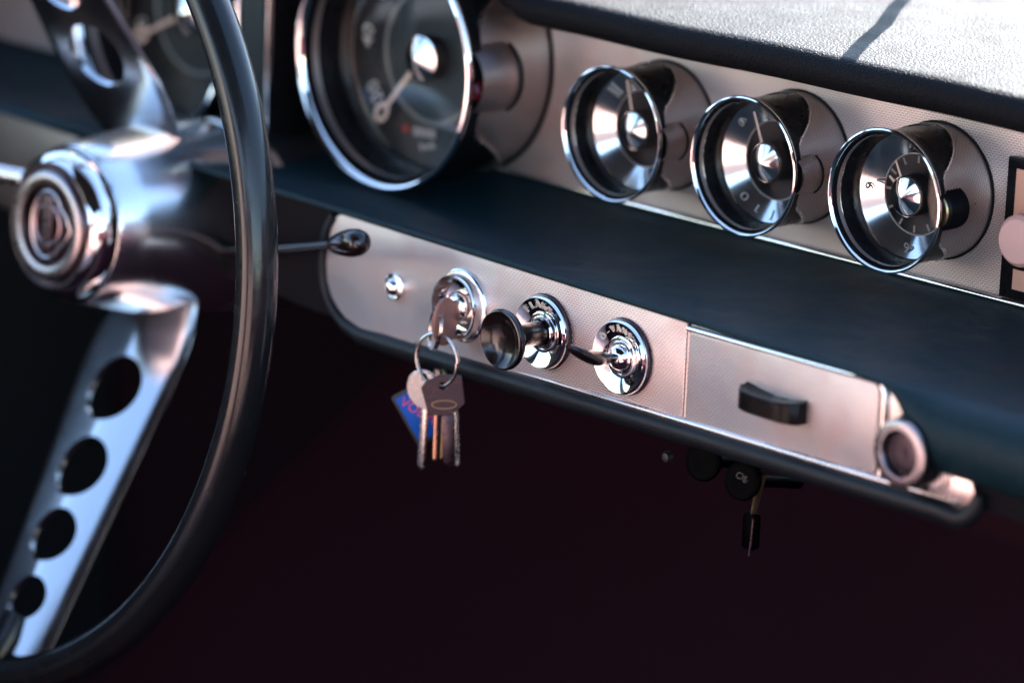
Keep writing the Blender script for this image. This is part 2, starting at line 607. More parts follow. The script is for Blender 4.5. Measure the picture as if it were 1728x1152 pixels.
# padded top with a rolled front edge; it climbs into a hood over the two large dials
secs = []
xs = [-720 + 20 * i for i in range(26)] + [-212 + 6 * i for i in range(14)] + [-124 + 20 * i for i in range(30)]
for x in xs:
    h = 50 * sstep(-140, -196, x)
    f = -30 * sstep(-140, -200, x)
    sec = [(40, 45 + h * 1.0), (20, 42.5 + h), (8 + f, 42 + h)]
    sec += arc(5 + f, 50 + h, 8.0, -80, -270, 14)
    sec += [(14 + f, 58.6 + h), (30 + f, 59.6 + h), (60, 61 + h * 0.9), (120, 63 + h * 0.7), (200, 64 + h * 0.5), (300, 62 + h * 0.3), (420, 52), (440, 40), (440, 0), (60, 0)]
    wob = 0.5 * math.sin(x * 0.021) + 0.3 * math.sin(x * 0.057 + 1)
    secs.append([(x, y, z + wob * (1 if 3 <= i < 24 else 0)) for i, (y, z) in enumerate(sec)])
pad = dpart(loft(secs, close=True).build("dash_pad", M['pad'], dash, weld=False))

# embossed gauge panel
pts = [(-720, -42), (440, -42), (440, 48), (-140, 48), (-170, 75), (-200, 98), (-720, 98)]
panel = dpart(prism("gauge_panel", pts, 0, 3, M['alu'], dash, mtx=Matrix.Translation((0, 41, 0)) @ Matrix.Rotation(PI / 2, 4, 'X')))
mb = MB()
mb.tube([(x, 35.2, -41.0) for x in (-720, -300, -100, 100, 440)], 1.45, 12)
dpart(mb.build("chrome_strip", M['chrome'], dash))

# shelf with rolled front lip; to the right the lip swells into a thick padded roll
secs = []
for x in [-720 + 20 * i for i in range(43)] + [134, 146, 154, 160, 166, 172, 178, 184, 190, 196, 202, 208, 216, 226, 240, 260, 300, 360, 440]:
    sw = sstep(176, 206, x)
    r = 1.5 + 15.0 * sw
    y0 = yf(x) - 5.0 * sw
    sag = 0.35 * math.sin(x * 0.017) + 0.2 * math.sin(x * 0.05)
    dish = 9.0 - 5.5 * sstep(-120, 40, x)
    sec = [(38, -42)] + [(38 - 11 * q, -42 - dish * math.sin(PI * min(1, (11 * q) / 122)) ** 0.8 + sag * math.sin(PI * q / 11)) for q in range(1, 11)]
    sec += arc(y0 + r, -42 - r, r, 90, 270, 16)
    zl = -42 - 2 * r
    sec += [(y0 + r + 8, zl - 0.1), (y0 + r + 14, zl + 0.5), (20, -56.5), (38, -56.5)]
    secs.append([(x, y, z) for y, z in sec])
dpart(loft(secs, close=True).build("shelf", M['shelf'], dash, weld=False))

# dark support under the shelf, behind the fascia
secs = []
for x in [-720 + 58 * i for i in range(21)]:
    q = min(x, 236)
    f0 = fy(q) + 2.5 + 10 * sstep(-196, -240, x)
    secs.append([(x, f0, -45), (x, f0, zb(q) + 1), (x, f0 + 20, zb(q) - 6), (x, 60, -84), (x, 60, -58), (x, f0 + 12, -58), (x, f0 + 2, -45.5)])
dpart(loft(secs, close=True).build("under_panel", M['shell'], dash, weld=False))

def fascia_frame():
    # local (x along the fascia, y up, z outward) -> world mm
    return Matrix.Translation((0, -90, 0)) @ Matrix.Rotation(math.atan(-0.055), 4, 'Z') @ Matrix.Rotation(PI / 2, 4, 'X')
FF = fascia_frame()
FROT = FF.to_euler()

# silver embossed fascia: rounded lower left corner, swept tongue at the right end
def rounded_left():
    p = [(-158, -96.6), (-170.6, -94.0), (-177, -90.3), (-182, -85.5), (-185.3, -79), (-186.4, -71), (-185.6, -62), (-183.6, -54), (-181, -47.5), (-176, -45.0)]
    return p
outline = rounded_left() + [(-100, -45.0), (0, -45.0), (58.4, -45.0)]
fl = outline + [(58.4, zb(58) + 1.2), (0, zb(0) + 1.2), (-80, zb(-80) + 1.0)]
dpart(prism("fascia_panel", fl, 0, 1.6, M['alu'], dash, bevel=0.5, mtx=FF))
fr = [(59.2, -45.0), (177, -43.6), (181, -44.6), (186, -48), (190.5, -52.4), (194, -60), (198, -67), (206, -71.0), (212, -71.2)] + [(215.5 + 8.0 * math.cos(R(a)), -78.8 + 7.6 * math.sin(R(a))) for a in range(80, -91, -10)] + [(205, zb(205) + .9), (59.2, zb(59) + 1.2)]
dpart(prism("fascia_end_panel", fr, -1.4, 0.2, M['alu_plain'], dash, bevel=0.4, mtx=FF))
# half round silver trim along the lower edge
mb = MB()
mb.tube([FF @ Vector((x, zb(x) + 2.2, 0.8)) for x in [-60 + 12 * i for i in range(24)]], [(0.8 + 1.6 * sstep(-60, 60, -60 + 12 * i)) * (1 - 0.75 * sstep(160, 216, -60 + 12 * i)) for i in range(24)], 12, flat=0.8)
dpart(mb.build("lower_trim", M['alu_plain'], dash))
# padded black edge that runs round the left end and along the bottom
path = [(-181.5, -46.5), (-186.5, -54), (-189.2, -64), (-189.6, -72), (-188.3, -81), (-184.8, -88), (-179, -93.6), (-171.5, -97.4), (-160, -100)]
path += [(x, zb(x) - 3.2) for x in range(-140, 209, 12)] + [(215.5 + 11.2 * math.cos(R(a)), -78.6 + 11.2 * math.sin(R(a))) for a in (-82, -65, -48, -30, -12, 5)]
mb = MB()
mb.tube([FF @ Vector((x, z, 1.2 - 0.5 * math.sin(x * 0.03))) for x, z in path], [2.6] * 7 + [3.4, 4.2] + [4.8] * 30 + [4.7, 4.4, 4.0, 3.5, 3.0, 2.2], 14, up=(0, 1, 0), flat=0.9)
dpart(mb.build("lower_padded_edge", M['lip'], dash))
# left hand fascia beyond the steering column
fl2 = [(-640, -48), (-390, -48), (-380, -60), (-380, -86), (-392, -98), (-640, -98)]
dpart(prism("fascia_driver_end", fl2, 0, 1.6, M['alu_dark'], dash, bevel=0.5, mtx=FF))

# ------------------------------------------------------------------ ashtray set in the fascia
ash = thing("ashtray", "embossed silver ashtray front with black pull, right half of the fascia", "ashtray", FF @ Vector((116, -66, 0)), FROT)
x0, x1 = -55.6, 57.2
def zt_(x): return 18.0 + 0.020 * (x + 55)
def zl_(x): return -21.0 + 0.036 * (x + 55)
pl = [(x0 + 1.5, zl_(x0)), (x0, zl_(x0) + 1.5), (x0, zt_(x0) - 1.2), (x0 + 1.2, zt_(x0)), (x1 - 5, zt_(x1)), (x1 - 2.5, zt_(x1) - 1), (x1 - 1.5, zt_(x1) - 4), (x1 - 1.5, zl_(x1) + 1), (x1 - 2.5, zl_(x1))]
gv = [(x0 - 1.6, zl_(x0) - 1.3), (x0 - 1.6, zt_(x0) + 0.6), (x1 + 0.4, zt_(x1) + 0.6), (x1 + 0.4, zl_(x1) - 1.3)]
prism("groove", gv, 0.1, 0.55, M['black_matt'], ash)
prism("front_plate", pl, 0.6, 2.2, M['alu'], ash, bevel=0.6)
fr_ = [(x0 - 1.0, zt_(x0) + 0.8), (x1 - 4, zt_(x1) + 1.2), (x1 - 0.6, zt_(x1) + 0.2), (x1 + 0.8, zt_(x1) - 3.4), (x1 + 0.8, zl_(x1))]
mb = MB()
def rp(p, n=6):
    out = []
    for a, b in zip(p, p[1:]):
        for i in range(n): out.append((a[0] + (b[0] - a[0]) * i / n, a[1] + (b[1] - a[1]) * i / n))
    return out + [p[-1]]
mb.tube([(x, y, 1.6) for x, y in rp(fr_)], 1.35, 10, up=(0, 0, 1))
mb.build("chrome_edge", M['chrome'], ash)
mb = MB()
mb.tube([(x0 - 0.8, zt_(x0), 0.9), (x0 - 0.8, 0, 0.9), (x0 - 0.8, zl_(x0) - 1, 0.9)], 0.9, 8, up=(0, 0, 1))
mb.build("side_bead", M['alu_plain'], ash)
# crescent pull: scooped on top, tapered flanks
secs = []
for i in range(17):
    t = -1 + 2 * i / 16
    x = -1.5 + 17.5 * t
    d = 5.0 + 5.5 * (1 - abs(t) ** 5)
    top = 4.6 - 2.2 * (1 - abs(t) ** 1.6)
    secs.append([(x, -5.4, 2.0), (x, -5.6, 2.0 + d * 0.85), (x, -4.8, 2 + d), (x, 3.2 - 0.6 * (1 - t * t), 2 + d), (x, 4.0 - 1.0 * (1 - t * t), 1.4 + d), (x, top - 0.8, 2 + d * 0.5), (x, top, 2.0)])
b_ = loft(secs, close=True)
b_.f += [tuple(range(7))[::-1], tuple(16 * 7 + i for i in range(7))]
b_.build("pull_handle", M['pull'], ash, angle=32)

# ------------------------------------------------------------------ small round gauges
def wave(th, depth):
    d = abs(((th + 180) % 360) - 180)
    if d > 90: d = 180 - d
    t = interp([(0, 5.6), (22, 5.6), (29, 6.6), (35, 11.5), (45, 19), (60, 26.3), (75, 30.5), (90, 32.5)], d)
    return t / 38.0 * depth
def smooth_wave(depth, n):
    raw = [wave(360 * i / n, depth) for i in range(n)]
    for _ in range(3):
        raw = [(raw[i - 1] + 2 * raw[i] + raw[(i + 1) % n]) / 4 for i in range(n)]
    return raw

def housing(t, Rr, depth, dial_depth, k, lobe=1.0):
    """rim, black hood with scalloped back edge, chrome trim, embossed pod, dark seam. Rr = outer rim radius"""
    n = 120
    mb = MB()
    prof = [(Rr - 2.0 * k, -0.8 * k), (Rr - 1.5 * k, 0.15 * k), (Rr - 0.9 * k, 0.5 * k), (Rr - 0.3 * k, 0.25 * k), (Rr, -0.5 * k), (Rr - 0.3 * k, -1.3 * k), (Rr - 1.0 * k, -1.6 * k)]
    mb.lathe(prof, 96)
    mb.build("rim", M['chrome'], t)
    # hood: inner barrel and outer skin in one closed sheet
    sw = [min(q * lobe, depth - 3) for q in smooth_wave(depth, n)]
    vs_, fs = [], []
    rings = 0
    rows = []
    rows.append([(Rr - 4.4 * k, -dial_depth - 1 * k)] * n)
    rows.append([(Rr - 3.9 * k, -dial_depth * 0.5)] * n)
    rows.append([(Rr - 1.7 * k, -0.9 * k)] * n)
    rows.append([(Rr - 0.5 * k, -1.5 * k)] * n)
    for q in (0.0, 0.15, 0.4, 0.7, 1.0):
        rows.append([((Rr - 0.7 * k) - (1.7 * k) * min(1, (3 * k + (sw[i] - 3 * k) * q) / (14 * k)), -(2.4 * k + (sw[i] - 2.4 * k) * q)) for i in range(n)])
    rows.append([(Rr - 3.2 * k, -sw[i] - 0.1 * k) for i in range(n)])
    for row in rows:
        for i, (r, z) in enumerate(row):
            a = 2 * PI * i / n
            vs_.append((r * math.cos(a), r * math.sin(a), z))
    for j in range(len(rows) - 1):
        for i in range(n):
            i2 = (i + 1) % n
            fs.append((j * n + i, j * n + i2, (j + 1) * n + i2, (j + 1) * n + i))
    mesh("hood", vs_, fs, M['black'], t, angle=50)
    mb = MB()
    mb.tube([((Rr - 2.3 * k) * math.cos(2 * PI * i / n), (Rr - 2.3 * k) * math.sin(2 * PI * i / n), -sw[i]) for i in range(n)], 0.85 * k, 8, closed=True, up=(0.3, 0.2, 1))
    mb.build("scalloped_trim", M['alu_plain'], t)
    mb = MB()
    rb = Rr - 3.0 * k
    mb.lathe([(rb, -3 * k), (rb, -depth * 0.5), (rb + 0.3 * k, -depth * 0.75), (rb + 0.8 * k, -depth * 0.92), (rb + 1.1 * k, -depth + 0.2)], 96)
    mb.build("pod", M['alu_pod'], t)
    mb = MB()
    mb.lathe([(rb + 1.1 * k, -depth + 0.9), (rb + 1.9 * k, -depth + 0.7), (rb + 2.0 * k, -depth - 0.3)], 96)
    mb.build("base_seam", M['black_matt'], t)
    # glass, a slightly domed disc
    mb = MB()
    rg = Rr - 3.9 * k
    zg = -dial_depth * 0.55
    mb.lathe([(rg, zg), (rg * 0.75, zg + 0.45 * k), (rg * 0.45, zg + 0.8 * k), (0.01, zg + 1.0 * k), (0.01, zg + 0.2 * k), (rg * 0.5, zg), (rg, zg - 0.6 * k)], 64)
    mb.build("glass", M['glass'], t)

def outside(mb, rmin):
    """keep what is fixed to the side of a pod out of its bore"""
    for v in mb.v:
        d = math.hypot(v.x, v.y)
        if d < rmin:
            v.x, v.y = v.x * rmin / d, v.y * rmin / d

def boss(t, Rr, k, mname='alu_pod'):
    mb = MB()
    mt = Matrix.Translation((Rr - 7.2 * k, 0, 0))
    mb.lathe([(9.0 * k, -3 * k), (9.2 * k, -9 * k), (9.4 * k, -15.4 * k), (9.0 * k, -16.0 * k), (1, -16.2 * k)], 144, mt)
    outside(mb, Rr - 3.5 * k)
    mb.build("side_boss", M[mname], t, weld=False)
    mb = MB()
    pts_ = []
    for i in range(-30, 31):
        a = R(i * 2.1)
        pts_.append((Rr - 7.2 * k + 9.5 * k * math.cos(a), 9.5 * k * math.sin(a), -16.0 * k))
    mb.tube(pts_, 0.45 * k, 6, up=(0, 0, 1))
    mb.build("boss_seam", M['black_matt'], t)

def dial(t, Rr, dd, k, dmat='dial', center_r=18.0, drop=5.6):
    mb = MB()
    rd = Rr - 4.3 * k
    mb.lathe([(rd, -dd), (center_r * k, -dd - drop * k)], 96)
    mb.build("dial", M[dmat], t)

def small_gauge(name, label, x, cat, hand_deg, kind):
    t = thing(name, label, cat, (x, 0, 0), FACE, "small round gauges in a row on the gauge panel")
    Rr = 32.0
    housing(t, Rr, 38.0, 17.0, 1.0)
    dial(t, Rr, 17.0, 1.0)
    mb = MB()
    mb.lathe([(18.5, -22.4), (18.2, -22.3), (18.0, -22.35), (17.8, -22.9)], 72)
    mb.build("center_ring", M['engrave'], t)
    mb = MB()
    mb.lathe([(17.7, -22.8), (10, -22.9), (0.01, -23.0)], 72)
    mb.build("center_plate", M['dial_dark'], t)
    mb = MB()
    mb.lathe([(9.5, -23), (9.3, -16.0), (8.8, -15.4), (7.6, -15.3)], 48)
    mb.build("hub_collar", M['dial_center'], t)
    mb = MB()
    mb.lathe([(8.2, -15.6), (8.2, -15.0), (0.5, -12.0), (0.01, -11.9)], 72)
    mb.build("hub_cone", M['chrome'], t, angle=60)
    if kind != 'clock':
        a = R(hand_deg)
        ca, sa = math.cos(a), math.sin(a)
        mb = MB()
        pts_ = [(5, -16.2), (23.5, -16.2)]
        mb.tube([(r * ca, r * sa, z) for r, z in pts_], [0.85, 0.6], 8, up=(0, 0, 1), flat=0.4)
        mb.build("needle", M['needle'], t)
    mbp = MB()
    def cz(r): return -17.0 - 5.6 * (27.7 - r) / 9.7
    def tick(a, r0, r1, w, z=None, h=0.25):
        z0, z1 = (cz(r0) + 0.1, cz(r1) + 0.1) if z is None else (z, z)
        a = R(a)
        c, s_ = math.cos(a), math.sin(a)
        q = []
        for r in (r0, r1):
            for sgn in (-1, 1):
                q.append((r * c - sgn * w * s_, r * s_ + sgn * w * c))
        v = [(q[0][0], q[0][1], z0), (q[1][0], q[1][1], z0), (q[3][0], q[3][1], z1), (q[2][0], q[2][1], z1)]
        v2 = [(a_, b_, c_ + h) for a_, b_, c_ in v]
        mbp.add(v + v2, [(0, 1, 2, 3), (4, 5, 6, 7), (0, 1, 5, 4), (1, 2, 6, 5), (2, 3, 7, 6), (3, 0, 4, 7)])
    mbl = TX()
    if kind == 'oil':
        text_arc(mbl, "OLJA", 5.2, 24.0, 232, 300, cz(24) + 0.3, 0.15, flip=True, tilt=R(-30))
        place_text(mbl, "5", 5.6, 3.4, 24.6, cz(24.6) + 1.2, 0)
        place_text(mbl, "0", 5.6, -18.2, 14.6, cz(23.4) + 1.2, R(48))
        for a in (96, 62): tick(a, 18.6, 21.6, 1.9, None, 1.0)
    elif kind == 'fuel':
        for a in (141, 134): tick(a, 20.0, 26.0, 0.75, None, 0.3)
        for a in (100, 66): tick(a, 18.6, 21.6, 1.9, None, 1.0)
    else:
        for i, nm in enumerate(("12", "3", "6", "9")):
            a = R(90 - 90 * i)
            place_text(mbl, nm, 6.6, 23.0 * math.cos(a), 23.0 * math.sin(a), cz(23) + 1.6, a - PI / 2)
        for i in range(12):
            tick(30 * i, 14.0, 17.2, 0.5, -22.7, 0.3)
        for a, r0, r1 in ((172, 16.5, 21),):
            tick(a, r0, r1, 0.45, -20.2, 0.3)
        for a, ln, w, z in ((118, 16.5, 0.8, -16.2), (148, 13, 1.0, -16.6)):
            mb = MB()
            c, s_ = math.cos(R(a)), math.sin(R(a))
            mb.tube([(4 * c, 4 * s_, z), (ln * c, ln * s_, z)], [w, w * 0.6], 8, up=(0, 0, 1), flat=0.4)
            mb.build("clock_hand", M['needle'], t)
    if mbl.p: mbl.build("letter", M['engrave' if kind != 'clock' else 'clock_print'], t)
    if mbp.v: mbp.build("scale_marks", M['engrave' if kind != 'clock' else 'clock_print'], t, smooth=False)
    return t

SP = 82.55
g1 = small_gauge("fuel_gauge", "chrome rimmed small gauge nearest the speedometer, no numbers, bright wedge across its dial", -SP, "gauge", 106, 'fuel')
boss(g1, 32.0, 1.0)
g2 = small_gauge("oil_gauge", "chrome rimmed small gauge marked OLJA with a short pointer, between two others", 0, "gauge", 113, 'oil')
boss(g2, 32.0, 1.0)
g3 = small_gauge("dash_clock", "chrome rimmed small clock with the numeral 9 and a black setting knob on its side", SP, "clock", 0, 'clock')
mb = MB()
mt = Matrix.Translation((24.5, 0, 0))
pr = [(4, -4.5), (8.5, -4.6)]
for i in range(6):
    pr += [(9.6, -5.6 - 2 * i), (9.0, -6.3 - 2 * i)]
pr += [(9.4, -17.5), (4, -18)]
mb.lathe(pr, 48, mt)
outside(mb, 28.6)
mb.build("setting_knob", M['black'], g3, weld=False)
mb = MB()
mb.lathe([(3, -3.6), (8.0, -3.6), (8.6, -4.2), (8.0, -4.8)], 40, mt)
outside(mb, 28.8)
mb.build("setting_knob_ring", M['key_brass'], g3)

# ------------------------------------------------------------------ large dials
def large_gauge(name, label, x, z, cat, hand_deg, nums):
    t = thing(name, label, cat, (x, -20, z), FACE, "large round dials behind the steering wheel")
    k = 1.94
    Rr = 62.2
    mb = MB()
    housing(t, Rr, 58.0, 30.0, k, 1.35)
    dial(t, Rr, 30.0, k, 'dial_dark', 17.0, 2.0)
    mb = MB()
    mb.lathe([(34.0, -33.4), (33.2, -33.0), (32.2, -33.0), (31.6, -33.6)], 72)
    mb.build("center_ring", M['ring_dim'], t)
    mb = MB()
    mb.lathe([(32.4, -33.8), (16, -34.4), (0.01, -34.6)], 72)
    mb.build("center_plate", M['dial_plate'], t)
    mb = MB()
    mb.lathe([(11, -34), (11, -27), (10.4, -26.2)], 48)
    mb.build("hub_collar", M['dial_center'], t)
    mb = MB()
    mb.lathe([(10.8, -26.8), (10.8, -26.2), (0.7, -22.0), (0.01, -21.9)], 64)
    mb.build("hub_cone", M['chrome'], t, angle=60)
    a = R(hand_deg)
    c, s_ = math.cos(a), math.sin(a)
    mb = MB()
    mb.tube([(8 * c, 8 * s_, -27), (38 * c, 38 * s_, -28)], [1.5, 1.2], 8, up=(0, 0, 1), flat=0.4)
    mb.tube([((43 + 5 * math.cos(q)) * c - 3.2 * math.sin(q) * s_, (43 + 5 * math.cos(q)) * s_ + 3.2 * math.sin(q) * c, -28) for q in [2 * PI * i / 24 for i in range(24)]], 1.3, 8, closed=True, up=(0, 0, 1), flat=0.5)
    mb.build("needle", M['needle'], t)
    ml = TX()
    for nm, deg in nums:
        q = R(deg)
        place_text(ml, nm, 11.5, 43.5 * math.cos(q), 43.5 * math.sin(q), -31.2, q - PI / 2, 0.15)
    mt_ = MB()
    for i in range(33):
        q = 249 - 9.25 * i
        cq, sq = math.cos(R(q)), math.sin(R(q))
        r0 = 51 if i % 2 else 50
        mt_.tube([(r0 * cq, r0 * sq, -31.0), (54 * cq, 54 * sq, -30.8)], 0.4, 5, up=(0, 0, 1))
    ml.build("numeral", M['print_dim'], t)
    mt_.build("scale_marks", M['print_dim'], t, smooth=False)
    return t
sp = large_gauge("speedometer", "large chrome ringed speedometer with the number 40 and a drooping cream pointer", -218.7, 12.8, "speedometer", 228,
                 [("20", 212), ("40", 175), ("60", 138), ("80", 101), ("100", 64), ("120", 27), ("140", -10), ("160", -47)])
ml = TX()
place_text(ml, "km/h", 5.5, 2, -44, -31.0, R(12))
place_text(ml, "00000", 6.5, -1, -38.0, -31.2, R(4))
ml.build("small_numeral", M['print'], sp)
mb = MB()
mb.lathe([(2.2, -31.2), (1.8, -30.6), (0.01, -30.5)], 20, Matrix.Translation((-14, -38, 0)))
mb.build("warning_lamp", M['print_red'], sp)
boss(sp, 62.2, 1.9)
mb = MB()
mt = Matrix.Translation((59.5, -4, 0))
mb.lathe([(5.0, -16), (5.0, -5), (4.2, -3.2), (0.01, -3.0)], 32, mt)
outside(mb, 58.0)
mb.build("trip_knob", M['red_tip'], sp)
tc_ = large_gauge("tachometer", "large round dial seen through the steering wheel, beside its upper spoke", -397, 7.6, "tachometer", 205,
                  [("10", 200), ("20", 160), ("30", 120), ("40", 80), ("50", 40), ("60", 0)])

# tall narrow temperature gauge between the two
tg = thing("temperature_gauge", "tall narrow black gauge case with a chrome edge, between the two large dials", "gauge", (-316, 38, 20), FACE)
prism("case", [(-12.5, -57), (-10.5, -59), (10.5, -59), (12.5, -57), (12.5, 62), (-12.5, 62)], 0, 55, M['black'], tg, bevel=1.0)
mb = MB()
mb.tube([(-12, 62, 55.5), (-12, -56, 55.5), (-10, -58.5, 55.5), (10, -58.5, 55.5), (12, -56, 55.5), (12, 62, 55.5)], 1.4, 8, up=(0, 0, 1))
mb.build("chrome_frame", M['chrome_soft'], tg)
prism("scale_face", [(-9, -54), (9, -54), (9, 60), (-9, 60)], 55.2, 56.2, M['dial_plate'], tg)

# ------------------------------------------------------------------ radio at the right edge
rd = thing("car_radio", "black framed radio with cream dial and knob right of the clock", "radio", (172, 38, -8), FACE)
prism("frame", [(-49, -31), (60, -31), (60, 31), (-49, 31)], 0, 5, M['black'], rd, bevel=1.0)
prism("dial_window", [(-43, 2), (54, 2), (54, 27), (-43, 27)], 5.2, 6.2, M['cream'], rd, bevel=0.3)
prism("lower_plate", [(-41, -26), (54, -26), (54, -17), (-41, -17)], 5.2, 6.2, M['cream'], rd, bevel=0.3)
mb = MB()
mb.lathe([(5, 5), (5, 12), (10.5, 13), (11.4, 16), (11.2, 24), (9.5, 26), (0.01, 26.4)], 48, Matrix.Translation((-25, 1, 0)))
mb.build("tuning_knob", M['cream_knob'], rd)

# ------------------------------------------------------------------ controls on the fascia
def on_fascia(x, z, off=0.0):
    return FF @ Vector((x, z, off))
def bezel(t, Ro, knurl=True):
    """knurled base, dished chrome collar and stepped centre rings"""
    z = 1.6
    mb = MB()
    if knurl:
        n = 144
        vs_, fs = [], []
        rows = [(Ro - 0.7, z), (Ro, z + 0.2), (Ro, z + 1.7), (Ro - 0.5, z + 2.0)]
        for j, (r, zz) in enumerate(rows):
            for i in range(n):
                rr = r + (0.28 if (i % 2 and j in (1, 2)) else 0)
                vs_.append((rr * math.cos(2 * PI * i / n), rr * math.sin(2 * PI * i / n), zz))
        for j in range(3):
            for i in range(n):
                fs.append((j * n + i, j * n + (i + 1) % n, (j + 1) * n + (i + 1) % n, (j + 1) * n + i))
        mesh("knurled_base", vs_, fs, M['key_dark'], t, angle=20)
    mb.lathe([(Ro - 0.4, z + 2.0), (Ro - 0.1, z + 2.6), (Ro - 0.6, z + 4.4), (Ro - 1.1, z + 4.9), (Ro - 1.6, z + 4.8), (Ro * 0.56, z + 2.8), (Ro * 0.54, z + 2.6)], 96)
    mb.build("bezel_ring", M['chrome'], t)
    mb = MB()
    mb.lathe([(Ro * 0.545, z + 2.0), (Ro * 0.54, z + 2.9), (Ro * 0.51, z + 3.2), (Ro * 0.46, z + 3.1), (Ro * 0.445, z + 2.6), (Ro * 0.43, z + 3.6), (Ro * 0.40, z + 4.0), (Ro * 0.35, z + 3.9), (Ro * 0.33, z + 3.2), (Ro * 0.33, z + 2)], 72)
    mb.build("nut_ring", M['chrome'], t)

# pull knob
fk = thing("fan_knob", "black pull knob on a chrome bezel lettered FLÄKT", "knob", on_fascia(-30, -68.6), FROT)
bezel(fk, 16.8)
ml = TX()
text_arc(ml, "FLÄKT", 4.7, 12.4, 136, 62, 5.8, 0.25, stretch=0.95, tilt=R(19))
ml.build("letter", M['print_brass'], fk)
mb = MB()
mb.lathe([(5.4, 3), (5.3, 12), (5.2, 18.5), (5.6, 19.2), (6.4, 19.8), (6.4, 21.2), (8.2, 22.6), (11.5, 24.2), (13.0, 25.2), (13.6, 26.6), (13.6, 28.0), (13.2, 28.8), (12.6, 29.0), (11.8, 28.5), (9.4, 26.4), (6, 25.3), (0.01, 24.8)], 80)
mb.build("knob", M['knob'], fk)

# overdrive switch
od = thing("overdrive_switch", "black toggle switch on a chrome bezel lettered Ö-VÄXEL", "switch", on_fascia(21.5, -68.2), FROT)
bezel(od, 16.8)
ml = TX()
text_arc(ml, "Ö-VÄXEL", 4.0, 12.5, 145, 44, 5.8, 0.25, stretch=0.9, tilt=R(19))
ml.build("letter", M['print_brass'], od)
mb = MB()
mb.lathe([(6.0, 4), (5.6, 6.2), (4.4, 7.8), (2.4, 8.8), (0.01, 9.1)], 48)
mb.build("switch_dome", M['chrome'], od)
secs = []
for i in range(15):
    q = i / 14
    w = interp([(0, 1.6), (0.15, 2.6), (0.35, 4.2), (0.6, 4.6), (0.85, 4.0), (1, 2.4)], q)
    h = interp([(0, 1.7), (0.2, 2.9), (0.4, 3.6), (0.65, 3.1), (0.9, 2.2), (1, 1.3)], q)
    cz = 8 + 27 * q
    cy = 0.4 + 8.4 * q - 3.4 * math.sin(q * PI) * 0.6
    secs.append([(w * math.cos(2 * PI * j / 16), cy + h * math.sin(2 * PI * j / 16), cz) for j in range(16)])
b_ = loft(secs, close=True)
b_.f += [tuple(range(16))[::-1], tuple(14 * 16 + i for i in range(16))]
b_.build("toggle_lever", M['knob'], od, angle=60)

# ignition lock
ig = thing("ignition_lock", "deep chrome cup of the ignition lock, key in it", "lock", on_fascia(-86.5, -69.2), FROT)
mb = MB()
mb.lathe([(17.2, 0.8), (17.2, 2.4), (16.8, 3.2), (15.9, 3.7), (15.2, 3.8), (15.0, 4.6), (14.9, 7.4), (14.5, 8.2), (13.9, 8.3), (13.4, 7.6), (12.6, 4.2), (11.2, 2.4), (8.0, 1.6), (7.2, 1.6)], 96)
mb.build("cup", M['chrome'], ig)
mb = MB()
mb.lathe([(7.2, 1.2), (7.2, 4.6), (6.4, 6.2), (4.6, 7.4), (2.5, 7.9), (0.01, 8.0)], 56)
mb.build("lock_cylinder", M['chrome_soft'], ig)
prism("key_slot", [(-0.8, -3.2), (0.8, -3.2), (0.8, 3.2), (-0.8, 3.2)], 7.0, 8.3, M['black_matt'], ig)

# indicator jewel
il = thing("warning_lamp", "small chrome domed warning lamp near the left end of the fascia", "lamp", on_fascia(-134.4, -70.8), FROT)
mb = MB()
mb.lathe([(6.9, 1.0), (6.9, 2.2), (6.3, 3.4), (5.4, 3.8), (4.8, 3.2), (4.4, 2.4)], 56)
mb.build("ring", M['chrome'], il)
mb = MB()
mb.lathe([(4.6, 2.2), (4.2, 4.2), (3.0, 5.6), (1.5, 6.3), (0.01, 6.5)], 48)
mb.build("dome", M['chrome'], il)

# cigarette lighter
cl = thing("cigarette_lighter", "round black cigarette lighter with a grey ring face at the right end of the fascia", "lighter", on_fascia(194.6, -66.8), FROT)
mb = MB()
mb.lathe([(17.0, -2), (16.6, 1), (14.6, 3), (14.2, 11.5), (13.6, 13.2)], 72)
mb.build("body", M['black'], cl)
mb = MB()
mb.lathe([(13.9, 12.4), (13.7, 13.6), (13.0, 14.1), (9.8, 14.0), (9.4, 13.4), (9.2, 12.2)], 72)
mb.build("face_ring", M['button'], cl)
mb = MB()
mb.lathe([(9.1, 9.0), (8.6, 11.4), (6.0, 11.9), (0.01, 11.5)], 56)
mb.build("button", M['key_dark'], cl)
# fluted silver collar lying just behind it
ch = thing("choke_collar", "small fluted silver collar behind the lighter on the fascia tongue", "collar", on_fascia(204.5, -76), FROT)
mb = MB()
pr = [(5, 0)]
for i in range(3): pr += [(6.4 - 0.9 * i, 0.4 + 1.1 * i), (6.2 - 0.9 * i, 1.2 + 1.1 * i), (5.5 - 0.9 * i, 1.3 + 1.1 * i)]
mb.lathe(pr + [(0.01, 3.4)], 48)
mb.build("collar_ring", M['alu_plain'], ch)

